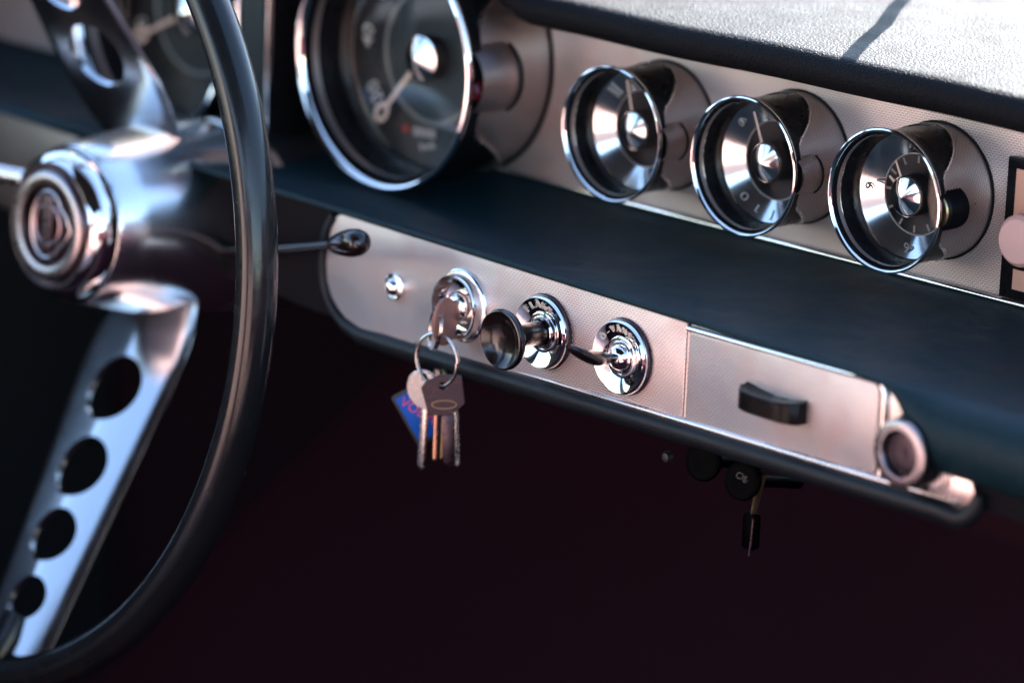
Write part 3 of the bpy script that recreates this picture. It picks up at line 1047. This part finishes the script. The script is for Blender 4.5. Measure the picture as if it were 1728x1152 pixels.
# ------------------------------------------------------------------ key in the lock, rings, hanging keys
bow = thing("ignition_key", "worn coppery round headed key standing in the ignition lock", "key", (-86.5, -90, -74.6))
def disc_xy(cx, cy, r, n=40, sx=1, sy=1): return [(cx + r * sx * math.cos(2 * PI * i / n), cy + r * sy * math.sin(2 * PI * i / n)) for i in range(n)]
YZ = Matrix(((0, 0, 1, 0), (1, 0, 0, 0), (0, 1, 0, 0), (0, 0, 0, 1)))       # local x->Y, y->Z, z->X
prism("bow", disc_xy(-8.0, -0.4, 1.0, 48, 7.4, 11.2), -1.1, 1.1, M['bow_worn'], bow, bevel=0.5, mtx=YZ)
prism("blade", [(1.5, -2.8), (9.5, -2.4), (9.5, 3.2), (1.5, 3.2)], -0.8, 0.8, M['key_nickel'], bow, bevel=0.2, mtx=YZ)

def split_ring(name, label, c, h, v, Rr, wire):
    o = MB()
    c, h, v = Vector(c), Vector(h).normalized(), Vector(v).normalized()
    nrm = h.cross(v)
    K = 128
    pts_ = []
    for i in range(K):                         # two turns, offset like a real split ring
        a = 4 * PI * i / (K - 1)
        pts_.append(h * (Rr * math.cos(a)) + v * (Rr * math.sin(a)) + nrm * (wire * (1.4 * (i / (K - 1)) - 0.7)))
    o.tube(pts_, wire * 0.62, 8, up=nrm)
    ob = o.build(name, M['ring'], None)
    ob.location = c * S
    return tag(ob, label, "key ring", "split rings of the key bunch")
split_ring("split_ring", "upper split ring threaded through the key in the lock", (-92.0, -98.6, -79.6), (0.85, -0.52, 0.1), (0.12, 0, 1), 10.2, 1.05)
split_ring("split_ring", "lower split ring that the loose keys hang from", (-88.8, -100, -93.2), (1, 0.10, 0.06), (-0.06, 0.02, 1), 12.2, 1.05)

HOLE = Vector((-84.4, -100, -104.6))            # where the keys hang
def key_frame(yaw, lean=0.0, off=(0, 0, 0)):
    h = Vector((math.cos(R(yaw)), math.sin(R(yaw)), 0))
    v = Vector((0, 0, 1))
    n = h.cross(v)
    m = Matrix(((h.x, v.x, n.x, 0), (h.y, v.y, n.y, 0), (h.z, v.z, n.z, 0), (0, 0, 0, 1)))
    return (HOLE + Vector(off)), (m @ Matrix.Rotation(R(lean), 4, 'Z')).to_euler()

def ring_with_hole(name, outer, hole, z0, z1, m, parent, bevel=0.35):
    """flat plate with holes: filled curve, extruded and softened"""
    c = bpy.data.curves.new(name, 'CURVE')
    c.dimensions = '2D'
    c.fill_mode = 'BOTH'
    for poly in [outer] + hole:
        sp_ = c.splines.new('POLY')
        sp_.points.add(len(poly) - 1)
        for p, (x, y) in zip(sp_.points, poly): p.co = (x, y, 0, 1)
        sp_.use_cyclic_u = True
    c.extrude = (z1 - z0) / 2 - bevel
    c.bevel_depth = bevel
    c.bevel_resolution = 2
    c.offset = -bevel
    o = bpy.data.objects.new("tmp", c)
    COL.objects.link(o)
    me = bpy.data.meshes.new_from_object(o.evaluated_get(bpy.context.evaluated_depsgraph_get()))
    me.name = name
    bpy.data.objects.remove(o)
    bpy.data.curves.remove(c)
    for v in me.vertices:
        v.co = (v.co + Vector((0, 0, (z0 + z1) / 2))) * S
    finish(me, m, 40)
    return link(bpy.data.objects.new(name, me), parent)

def plain_blade(x0, x1, y0, y1):
    return [(x0, y0), (x0, y1 + 2.5), ((x0 + x1) / 2, y1), (x1, y1 + 2), (x1, y0)]

def blade_poly(x0, x1, y0, y1, teeth=5, seed=1, dep=1.0):
    rnd = random.Random(seed)
    p = [(x0, y0), (x0, y1 + 2), ((x0 + x1) / 2, y1)]
    ys = [y1 + 2 + (y0 - y1 - 6) * i / (teeth * 2) for i in range(teeth * 2 + 1)]
    for i, y in enumerate(ys):
        p.append((x1 - (dep * rnd.uniform(0.8, 2.0) if i % 2 else 0.2), y))
    p.append((x1, y0))
    return p

def hang_key(name, label, yaw, lean, off, head, hole, blade, mname, thick=2.0, extra=None):
    loc, rot = key_frame(yaw, lean, off)
    t = thing(name, label, "key", loc, rot, "keys hanging on the lower ring")
    ring_with_hole("bow", head, [hole], -thick / 2, thick / 2, M[mname], t)
    prism("blade", blade, -thick * 0.42, thick * 0.42, M[mname], t, bevel=0.25)
    return t
cyaw = 45.0
def doff(depth, lat, up=0.0):      # away from the driver's door side / along the bunch
    return (-0.70 * depth + 0.70 * lat, 0.70 * depth + 0.70 * lat, up)
hexhead = [(-9.8, -0.4), (-7.5, 2.6), (-1.0, 5.4), (8.6, 5.4), (10.2, -7.8), (3.4, -13.6), (-6.6, -13.4)]
k1 = hang_key("key", "front key with a dark six sided head and plain dark blade", cyaw, 3.0, (0, 0, 0), hexhead, disc_xy(0, 0.4, 1.7, 20), plain_blade(-0.6, 5.2, -13.0, -38.0), 'key_dark', 2.2)
mb = MB()
mb.tube([(0.5 + 5.6 * math.cos(a), -8.2 + 1.9 * math.sin(a), 1.15) for a in [2 * PI * i / 36 for i in range(36)]], 0.35, 6, closed=True, up=(0, 0, 1))
mb.build("stamped_oval", M['key_brass'], k1)
rnd_head = disc_xy(0, -5.0, 9.6, 40, 1.0, 0.95)
hang_key("key", "bright nickel key with a round head, behind and left of the others", 8, -2.5, doff(9.5, -8.4, 0.6), rnd_head, disc_xy(0, 1.0, 1.8, 20), plain_blade(-0.6, 2.8, -13, -43.5), 'key_nickel', 2.3)
hang_key("key", "thin bright key hanging furthest right in the bunch, its head covered by the front key", 12, 4.5, doff(8, 2.6, 0.4), disc_xy(0, -5.0, 6.5, 40, 1.0, 0.95), disc_xy(0, -1.0, 1.6, 20), plain_blade(1.2, 4.6, -10, -40), 'key_nickel', 2.0)
hang_key("key", "copper coloured key seen edge on in the middle of the bunch", cyaw - 84, 1.5, doff(12, -3.0, 0.4), rnd_head, disc_xy(0, 1.0, 1.8, 20), plain_blade(-3.5, 3.5, -13, -39), 'key_copper', 2.2)
hang_key("key", "dull brass key seen edge on behind the front key", cyaw - 80, 2, doff(13, 0.0, 0.2), rnd_head, disc_xy(0, 1.0, 1.8, 20), plain_blade(-3.5, 3.5, -13, -38.5), 'key_brass', 2.2)

# blue fob
loc, rot = key_frame(cyaw - 4, 31, doff(17, -8.6, -17.2))
fob = thing("key_fob", "blue enamel fob with red lettering behind the hanging keys", "key fob", loc, rot)
def rrect(x0, y0, x1, y1, r, n=5):
    p = []
    for cx, cy, a0 in ((x1 - r, y1 - r, 0), (x0 + r, y1 - r, 90), (x0 + r, y0 + r, 180), (x1 - r, y0 + r, 270)):
        p += arc(cx, cy, r, a0, a0 + 90, n)
    return p
prism("leather_back", rrect(-10.4, -13.2, 10.4, 13.2, 1.6), -1.4, 0.4, M['leather'], fob, bevel=0.5)
prism("enamel_plate", rrect(-8.8, -11.6, 8.8, 11.6, 0.8), 0.4, 1.0, M['fob_blue'], fob, bevel=0.25)
ml = TX()
place_text(ml, "VOLVO", 6.4, -1.2, 0.4, 1.1, R(-60), 0.12)
ml.build("letter", M['fob_red'], fob)
mb = MB()
mb.tube([(7, 10, -0.4), (11, 11, 2), (13.4, 10.4, 8), (13.6, 10.2, 14)], 1.4, 8, flat=0.5)
mb.build("strap", M['leather'], fob)

# ------------------------------------------------------------------ steering wheel
TAU = 4.8
WC = Vector((-325, -190, -67.5))
sw = thing("steering_wheel", "thin black rimmed steering wheel with drilled metal spokes and a chrome hub", "steering wheel", WC, (PI / 2 - R(TAU), 0, 0))
WR, TR = 213.6, 9.3
mb = MB()
n, mseg = 200, 24
vs_, fs = [], []
for i in range(n):
    a = 2 * PI * i / n
    for j in range(mseg):
        q = 2 * PI * j / mseg
        rr = TR * (1.0 - 0.05 * math.cos(2 * q))
        groove = 0.0
        r = WR + rr * math.cos(q)
        vs_.append((r * math.cos(a), r * math.sin(a), rr * math.sin(q)))
for i in range(n):
    for j in range(mseg):
        i2, j2 = (i + 1) % n, (j + 1) % mseg
        fs.append((i * mseg + j, i2 * mseg + j, i2 * mseg + j2, i * mseg + j2))
mesh("rim", vs_, fs, M['rim'], sw)
# moulding seam along the inner face
mb = MB()
mb.tube([((WR - TR + 0.15) * math.cos(2 * PI * i / 180), (WR - TR + 0.15) * math.sin(2 * PI * i / 180), 1.5) for i in range(180)], 0.55, 6, closed=True, up=(0, 0, 1))
mb.build("rim_seam", M['black'], sw)

# drilled spokes: slightly crowned plates, holes cut through
def spoke(angle_deg, fold, name="spoke"):
    bm = bmesh.new()
    nu, nr = 28, 60
    L0, L1 = 0.0, 214.0
    th = 1.5
    grid = []
    def wid(s): return interp([(0, 34), (10, 42), (22, 55), (36, 65), (53, 69), (117, 58.5), (173, 50), (214, 44)], s)
    for side in (1, -1):
        g_ = []
        for k in range(nr + 1):
            s0 = L0 + (L1 - L0) * k / nr
            w = wid(s0) / 2
            row = []
            for i in range(nu + 1):
                u = -1 + 2 * i / nu
                z = -7.5 * max(0.0, u * fold - 0.02) ** 1.25 - 0.8 * u * u + (th if side > 0 else -th) * (1 - 0.75 * max(0, abs(u) - 0.9) / 0.1)
                flare = 0.0
                row.append(bm.verts.new((u * w, s0, z + flare)))
            g_.append(row)
        grid.append(g_)
    a, b = grid
    for k in range(nr):
        for i in range(nu):
            bm.faces.new((a[k][i], a[k][i+1], a[k+1][i+1], a[k+1][i]))
            bm.faces.new((b[k][i], b[k+1][i], b[k+1][i+1], b[k][i+1]))
        bm.faces.new((a[k][0], a[k+1][0], b[k+1][0], b[k][0]))
        bm.faces.new((a[k][nu], b[k][nu], b[k+1][nu], a[k+1][nu]))
    for i in range(nu):
        bm.faces.new((a[0][i], b[0][i], b[0][i+1], a[0][i+1]))
        bm.faces.new((a[nr][i], a[nr][i+1], b[nr][i+1], b[nr][i]))
    bmesh.ops.recalc_face_normals(bm, faces=bm.faces)
    me = bpy.data.meshes.new("sp")
    bm.to_mesh(me); bm.free()
    o = bpy.data.objects.new("sp", me); COL.objects.link(o)
    # cutters
    cm = MB()
    for s0, r in ((71, 17.8), (114, 16.3), (151, 14.4), (185, 12.0)):
        cm.lathe([(0.01, -20), (r, -20), (r, 20), (0.01, 20)], 48, Matrix.Translation((0, s0, 0)))
    co = mesh("cut", [v / 1 for v in cm.v], cm.f, M['black'], None)
    bm = bmesh.new(); bm.from_mesh(co.data)
    for v in bm.verts: v.co /= S
    bmesh.ops.remove_doubles(bm, verts=bm.verts, dist=0.02)
    bmesh.ops.recalc_face_normals(bm, faces=bm.faces)
    bm.to_mesh(co.data); bm.free()
    md = o.modifiers.new("b", 'BOOLEAN')
    md.operation = 'DIFFERENCE'; md.solver = 'EXACT'; md.object = co
    bpy.context.view_layer.update()
    res = bpy.data.meshes.new_from_object(o.evaluated_get(bpy.context.evaluated_depsgraph_get()))
    bpy.data.objects.remove(o); bpy.data.objects.remove(co)
    # local y -> radial-outward slope (dish), then round the wheel
    beta = math.atan(0.617)
    base = Vector((0, 22.0, -125.0))
    dirv = Vector((0, math.cos(beta), math.sin(beta)))
    nrm = Vector((0, -math.sin(beta), math.cos(beta)))
    rot = Matrix.Rotation(R(angle_deg - 90), 4, 'Z')
    for v in res.vertices:
        p = base + Vector((v.co.x, 0, 0)) + dirv * v.co.y + nrm * v.co.z
        v.co = (rot @ p) * S
    res.name = name
    finish(res, M['spoke'], 35)
    return link(bpy.data.objects.new(name, res), sw)
spoke(101.4, 0)
spoke(281.4, -1)
# rubber shoes where the spokes enter the rim
for a in (101.4, 281.4):
    c, s_ = math.cos(R(a)), math.sin(R(a))
    mb = MB()
    mb.tube([(r * c, r * s_, z) for r, z in ((188, -22), (197, -15), (209, -4))], [9, 11, 8], 16, up=(-s_, c, 0), flat=0.55)
    mb.build("rim_socket", M['rim'], sw)

# hub: one smooth cone behind a chrome ringed cap
HW = -13.5
mb = MB()
mb.lathe([(38.2, -65), (39.6, -67.5), (42.0, -83), (44.6, -96), (46.6, -110), (48.0, -126), (48.6, -142), (48.4, -149), (47.4, -150)], 128)
mb.build("hub_barrel", M['hubmetal'], sw, angle=60)
mb = MB()
mb.lathe([(46.8, -150), (46.4, -152), (48.2, -152.4), (48.9, -154), (49.0, -166), (48.0, -168)], 96)
mb.build("hub_collar", M['hubmetal'], sw)
def hw(p): return [(r, z + HW) for r, z in p]
hb = MB()
hb.lathe(hw([(36.8, -52.6), (36.0, -52.2), (35.8, -51.4), (36.7, -50.8), (37.0, -48.5), (36.0, -44.5), (33.6, -40.8), (30.8, -39.0), (29.2, -39.2), (28.8, -40.4)]), 96)
hb.build("hub_bezel", M['chrome'], sw)
hbn = MB()
hbn.lathe(hw([(28.9, -40.6), (28.0, -40.2), (27.4, -38.6), (26.0, -37.4), (22.5, -36.9), (19.6, -37.4), (18.8, -39.6), (18.4, -42.0), (0.01, -42.2)]), 96)
horn = hbn.build("horn_button", M['emblem'], sw)
mb = MB()
mb.lathe(hw([(26.6, -37.4), (25.6, -36.5), (22.6, -36.2), (20.4, -36.9)]), 96)
mb.build("button_ring", M['button'], horn)
# emblem: ring with an upright lettered bar inside a drop shaped frame
drop = [(12.0 * math.cos(R(a)) - 1.8, 16.4 * math.sin(R(a))) for a in range(35, 326, 10)] + [(12.6, -6.2), (16.6, 0.0), (12.6, 6.2)]
mb = MB()
mb.tube([(x, y, -39.6 + HW) for x, y in drop], 1.25, 8, closed=True, up=(0, 0, 1))
mb.build("emblem_frame", M['button'], horn)
mb = MB()
mb.tube([(9.8 * math.cos(q) - 1.8, 9.8 * math.sin(q), -39.6 + HW) for q in [2 * PI * i / 48 for i in range(48)]], 1.2, 8, closed=True, up=(0, 0, 1))
mb.build("emblem_ring", M['emblem_raised'], horn)
prism("emblem_bar", [(-5.6, -14.2), (2.0, -14.2), (2.0, 14.2), (-5.6, 14.2)], -40.6 + HW, -38.6 + HW, M['emblem'], horn, bevel=0.4)
ml = TX()
for i, ch_ in enumerate("VOLVO"):
    place_text(ml, ch_, 6.8, -1.8, -10.4 + 5.2 * i, -38.3 + HW, PI / 2, 0.5)
ml.build("emblem_letter", M['emblem_raised'], horn)

# column behind the hub
colm = thing("steering_column", "dark tubular steering column running from the hub into the dashboard", "steering column", WC, (PI / 2 - R(TAU), 0, 0))
mb = MB()
mb.lathe([(30, -168.5), (47.6, -169), (49.0, -173), (49.0, -200), (44, -222), (38, -232), (36, -330)], 72)
mb.build("shroud", M['lip'], colm)
# stalk on the right
st = thing("turn_signal_stalk", "slim black turn signal stalk with a bulbous black tip, right of the wheel rim", "stalk", (-297, -57, -92))
tip = Vector((-137.5 + 297, -112 + 57, -47.0 + 92))
dirx = tip.normalized()
mb = MB()
mb.tube([Vector((-10, 0, -2)), dirx * 40, dirx * 86, dirx * (tip.length - 17)], [3.4, 3.0, 2.2, 2.2], 12)
mb.build("rod", M['knob'], st)
mb = MB()
L = tip.length
mb.tube([dirx * (L - 20 + q * 1.5) for q in (0, 2, 6, 11, 16, 20, 22.5, 24, 24.6)], [2.6, 3.6, 4.9, 6.0, 6.6, 6.4, 5.6, 4.0, 1.2], 24)
mb.build("tip", M['knob'], st, angle=60)
lv = thing("column_lever", "short metal lever reaching left from behind the wheel hub", "lever", (-345, -118, -57))
mb = MB()
mb.tube([(0, 0, 0), (-30, -4, -1.5), (-64, -8, -2.5), (-92, -12, -3)], [4.6, 4.6, 4.8, 4.8], 16)
mb.build("rod", M['alu_plain'], lv)
mb = MB()
mb.tube([(-90, -11.6, -3), (-100, -13, -3), (-112, -14.5, -3), (-118, -15, -3)], [4.5, 6.5, 6.5, 3], 16)
mb.build("grip", M['knob'], lv)

# ------------------------------------------------------------------ things under the fascia
def pull(name, label, x, y, z):
    t = thing(name, label, "knob", (x, y, z), (PI / 2 - R(14), 0, R(8)), "black pull knobs under the fascia")
    mb = MB()
    mb.lathe([(2.5, -40), (2.5, 0), (3.8, 1), (6.4, 2.2), (8.4, 3.6), (9.0, 5.2), (8.7, 6.4), (8.0, 6.8), (5, 6.4), (0.01, 6.2)], 48)
    mb.build("knob", M['black_gloss'], t)
    return t
pull("pull_knob", "smaller looking black pull knob half hidden under the fascia, left of its twin", 53.5, -70, -112)
pk = pull("pull_knob", "black pull knob with worn white script, under the ashtray", 82, -76, -112.5)
ml = TX()
place_text(ml, "Cig.", 4.2, 0, 1.5, 6.5, 0.0, 0.1)
ml.build("letter", M['engrave_dim'], pk)
hr = thing("hood_release", "dark hanging cable lever with a bright metal edge under the fascia", "lever", (81, -70, -112))
mb = MB()
mb.tube([(3.5, 0, 2), (0.6, 0, -8), (-1.2, 0, -17)], [1.8, 2.2, 1.8], 10, flat=0.5)
mb.build("metal_link", M['key_brass'], hr)
prism("lever_plate", rrect(-5.5, -33, 1.8, -17, 1.5), -2, 2, M['black_gloss'], hr, bevel=0.6, mtx=Matrix.Rotation(PI / 2, 4, 'X') @ Matrix.Rotation(0.0, 4, 'Z'))
mb = MB()
mb.tube([(1.6, -3, -18), (1.2, -3, -27), (0.4, -3, -35)], 0.7, 8)
mb.build("lever_edge", M['key_dark'], hr)
sc = thing("bracket_screw", "small pale screw head glinting under the fascia", "screw", (18, -60, -120.5), FACE)
mb = MB()
mb.lathe([(2.4, -2), (2.4, 0), (1.9, 0.8), (0.01, 1.1)], 24)
mb.build("screw_head", M['engrave_dim'], sc)

# ------------------------------------------------------------------ driver's seat and wiper, outside the frame: what chrome and sun see
seat = thing("driver_seat", "sunlit salmon leather driver's seat with pleats, facing the wheel", "seat", (-305, -700, -470))
def cushion(name, x0, x1, y0, y1, z0, z1, mtx, r=35, pleats=7):
    nx, nz = 42, 8
    secs = []
    K = 40
    for k in range(K + 1):
        t = k / K
        y = y0 + (y1 - y0) * t
        e = min(t, 1 - t) * (y1 - y0)
        ins = r - math.sqrt(max(0, r * r - max(0, r - e) ** 2)) if e < r else 0
        sec = []
        m_ = 56
        for i in range(m_):
            a = 2 * PI * i / m_
            ca, sa = math.cos(a), math.sin(a)
            ex = 0.32
            px = (abs(ca) ** ex) * (1 if ca >= 0 else -1)
            pz = (abs(sa) ** ex) * (1 if sa >= 0 else -1)
            x = (x0 + x1) / 2 + px * ((x1 - x0) / 2 - ins)
            z = (z0 + z1) / 2 + pz * ((z1 - z0) / 2 - ins)
            if pz > 0.8 and abs(px) < 0.8:
                z += 7 * abs(math.sin(px / 0.8 * PI * pleats / 2)) - 4
            sec.append(mtx @ Vector((x, y, z)))
        secs.append(sec)
    b_ = loft(secs, close=True)
    b_.f += [tuple(range(m_))[::-1], tuple(K * m_ + i for i in range(m_))]
    return b_.build(name, M['seat'], seat, angle=70)
cushion("cushion", -250, 250, -220, 260, 60, 190, Matrix.Rotation(R(6), 4, 'X'))
cushion("backrest", -240, 240, 0, 600, -60, 60, Matrix.Translation((0, -270, 130)) @ Matrix.Rotation(R(104), 4, 'X') @ Matrix.Rotation(PI, 4, 'Z') @ Matrix.Translation((0, -600, 0)) @ Matrix.Rotation(0, 4, 'Z'))
# the rest of the cabin, unseen, added to shape what the chrome reflects
def copy_thing(src, label, loc):
    r = src.copy(); COL.objects.link(r); r.location = Vector(loc) * S; r['label'] = label
    for ch_ in list(src.children):
        c = ch_.copy(); COL.objects.link(c); c.parent = r
    return r
seat['group'] = "front seats"
copy_thing(seat, "salmon leather passenger seat with pleats, on the side away from the wheel", (330, -760, -480))
def door(name, label, x, sgn, m, top=540):
    t = thing(name, label, "door", (x, -480, -480))   # unseen sill cut low so the lower spoke mirrors the sky
    prism("door_panel", [(-640, 0), (640, 0), (640, top), (300, top + 10), (262, top - 10), (190, top - 140), (140, top - 155), (-200, top - 150), (-640, top - 60)], 0, 45, M[m], t, bevel=10, mtx=Matrix(((0, 0, sgn, 0), (1, 0, 0, 0), (0, 1, 0, 0), (0, 0, 0, 1))))
    prism("armrest", rrect(-260, 250, 220, 300, 20), -50, 0, M[m], t, bevel=10, mtx=Matrix(((0, 0, sgn, 0), (1, 0, 0, 0), (0, 1, 0, 0), (0, 0, 0, 1))))
    return t
door("driver_door", "closed black vinyl door on the driver's side, beyond the wheel", -640, -1, 'door_black', 545)
door("passenger_door", "dark red door on the passenger side, below its open window", 660, 1, 'door', 600)
secs = []
for y, dz in ((-300, -14), (-330, 0), (-500, 14), (-800, 20), (-1100, 10), (-1330, -30)):
    secs.append([(x, y, 500 + dz - 60 * (abs(x) / 540) ** 4) for x in range(-540, 541, 54)] + [(x, y, 525 + dz - 60 * (abs(x) / 540) ** 4) for x in range(540, -541, -54)])
rf = loft(secs, close=True)
m_ = len(secs[0])
rf.f += [tuple(range(m_))[::-1], tuple(5 * m_ + i for i in range(m_))]
structure(rf.build("roof", M['shell'], weld=False))
secs = [[(x, y, z) for y, z in ((-1180, -470), (-1200, 90), (-1320, 110), (-1330, -470))] for x in (-650, 0, 650)]
structure(loft(secs, close=True).build("rear_wall", M['door'], weld=False))
wp = thing("wiper_arm", "thin black wiper arm set up-sun of the dash top for its shadow", "wiper", (20, 91, 62))
d_ = SUN_DIR / SUN_DIR.z
off = d_ * 55.0  # unseen arm, placed so its shadow stripes the pad
P_ = [(80, -40), (62, -6), (42, 28), (22, 66), (2, 96), (-24, 140), (-60, 200)]
mb = MB()
mb.tube([Vector((x - 20, y - 91, 0)) + off for x, y in P_], [3.8] * 7, 8)
mb.build("arm", M['black'], wp)
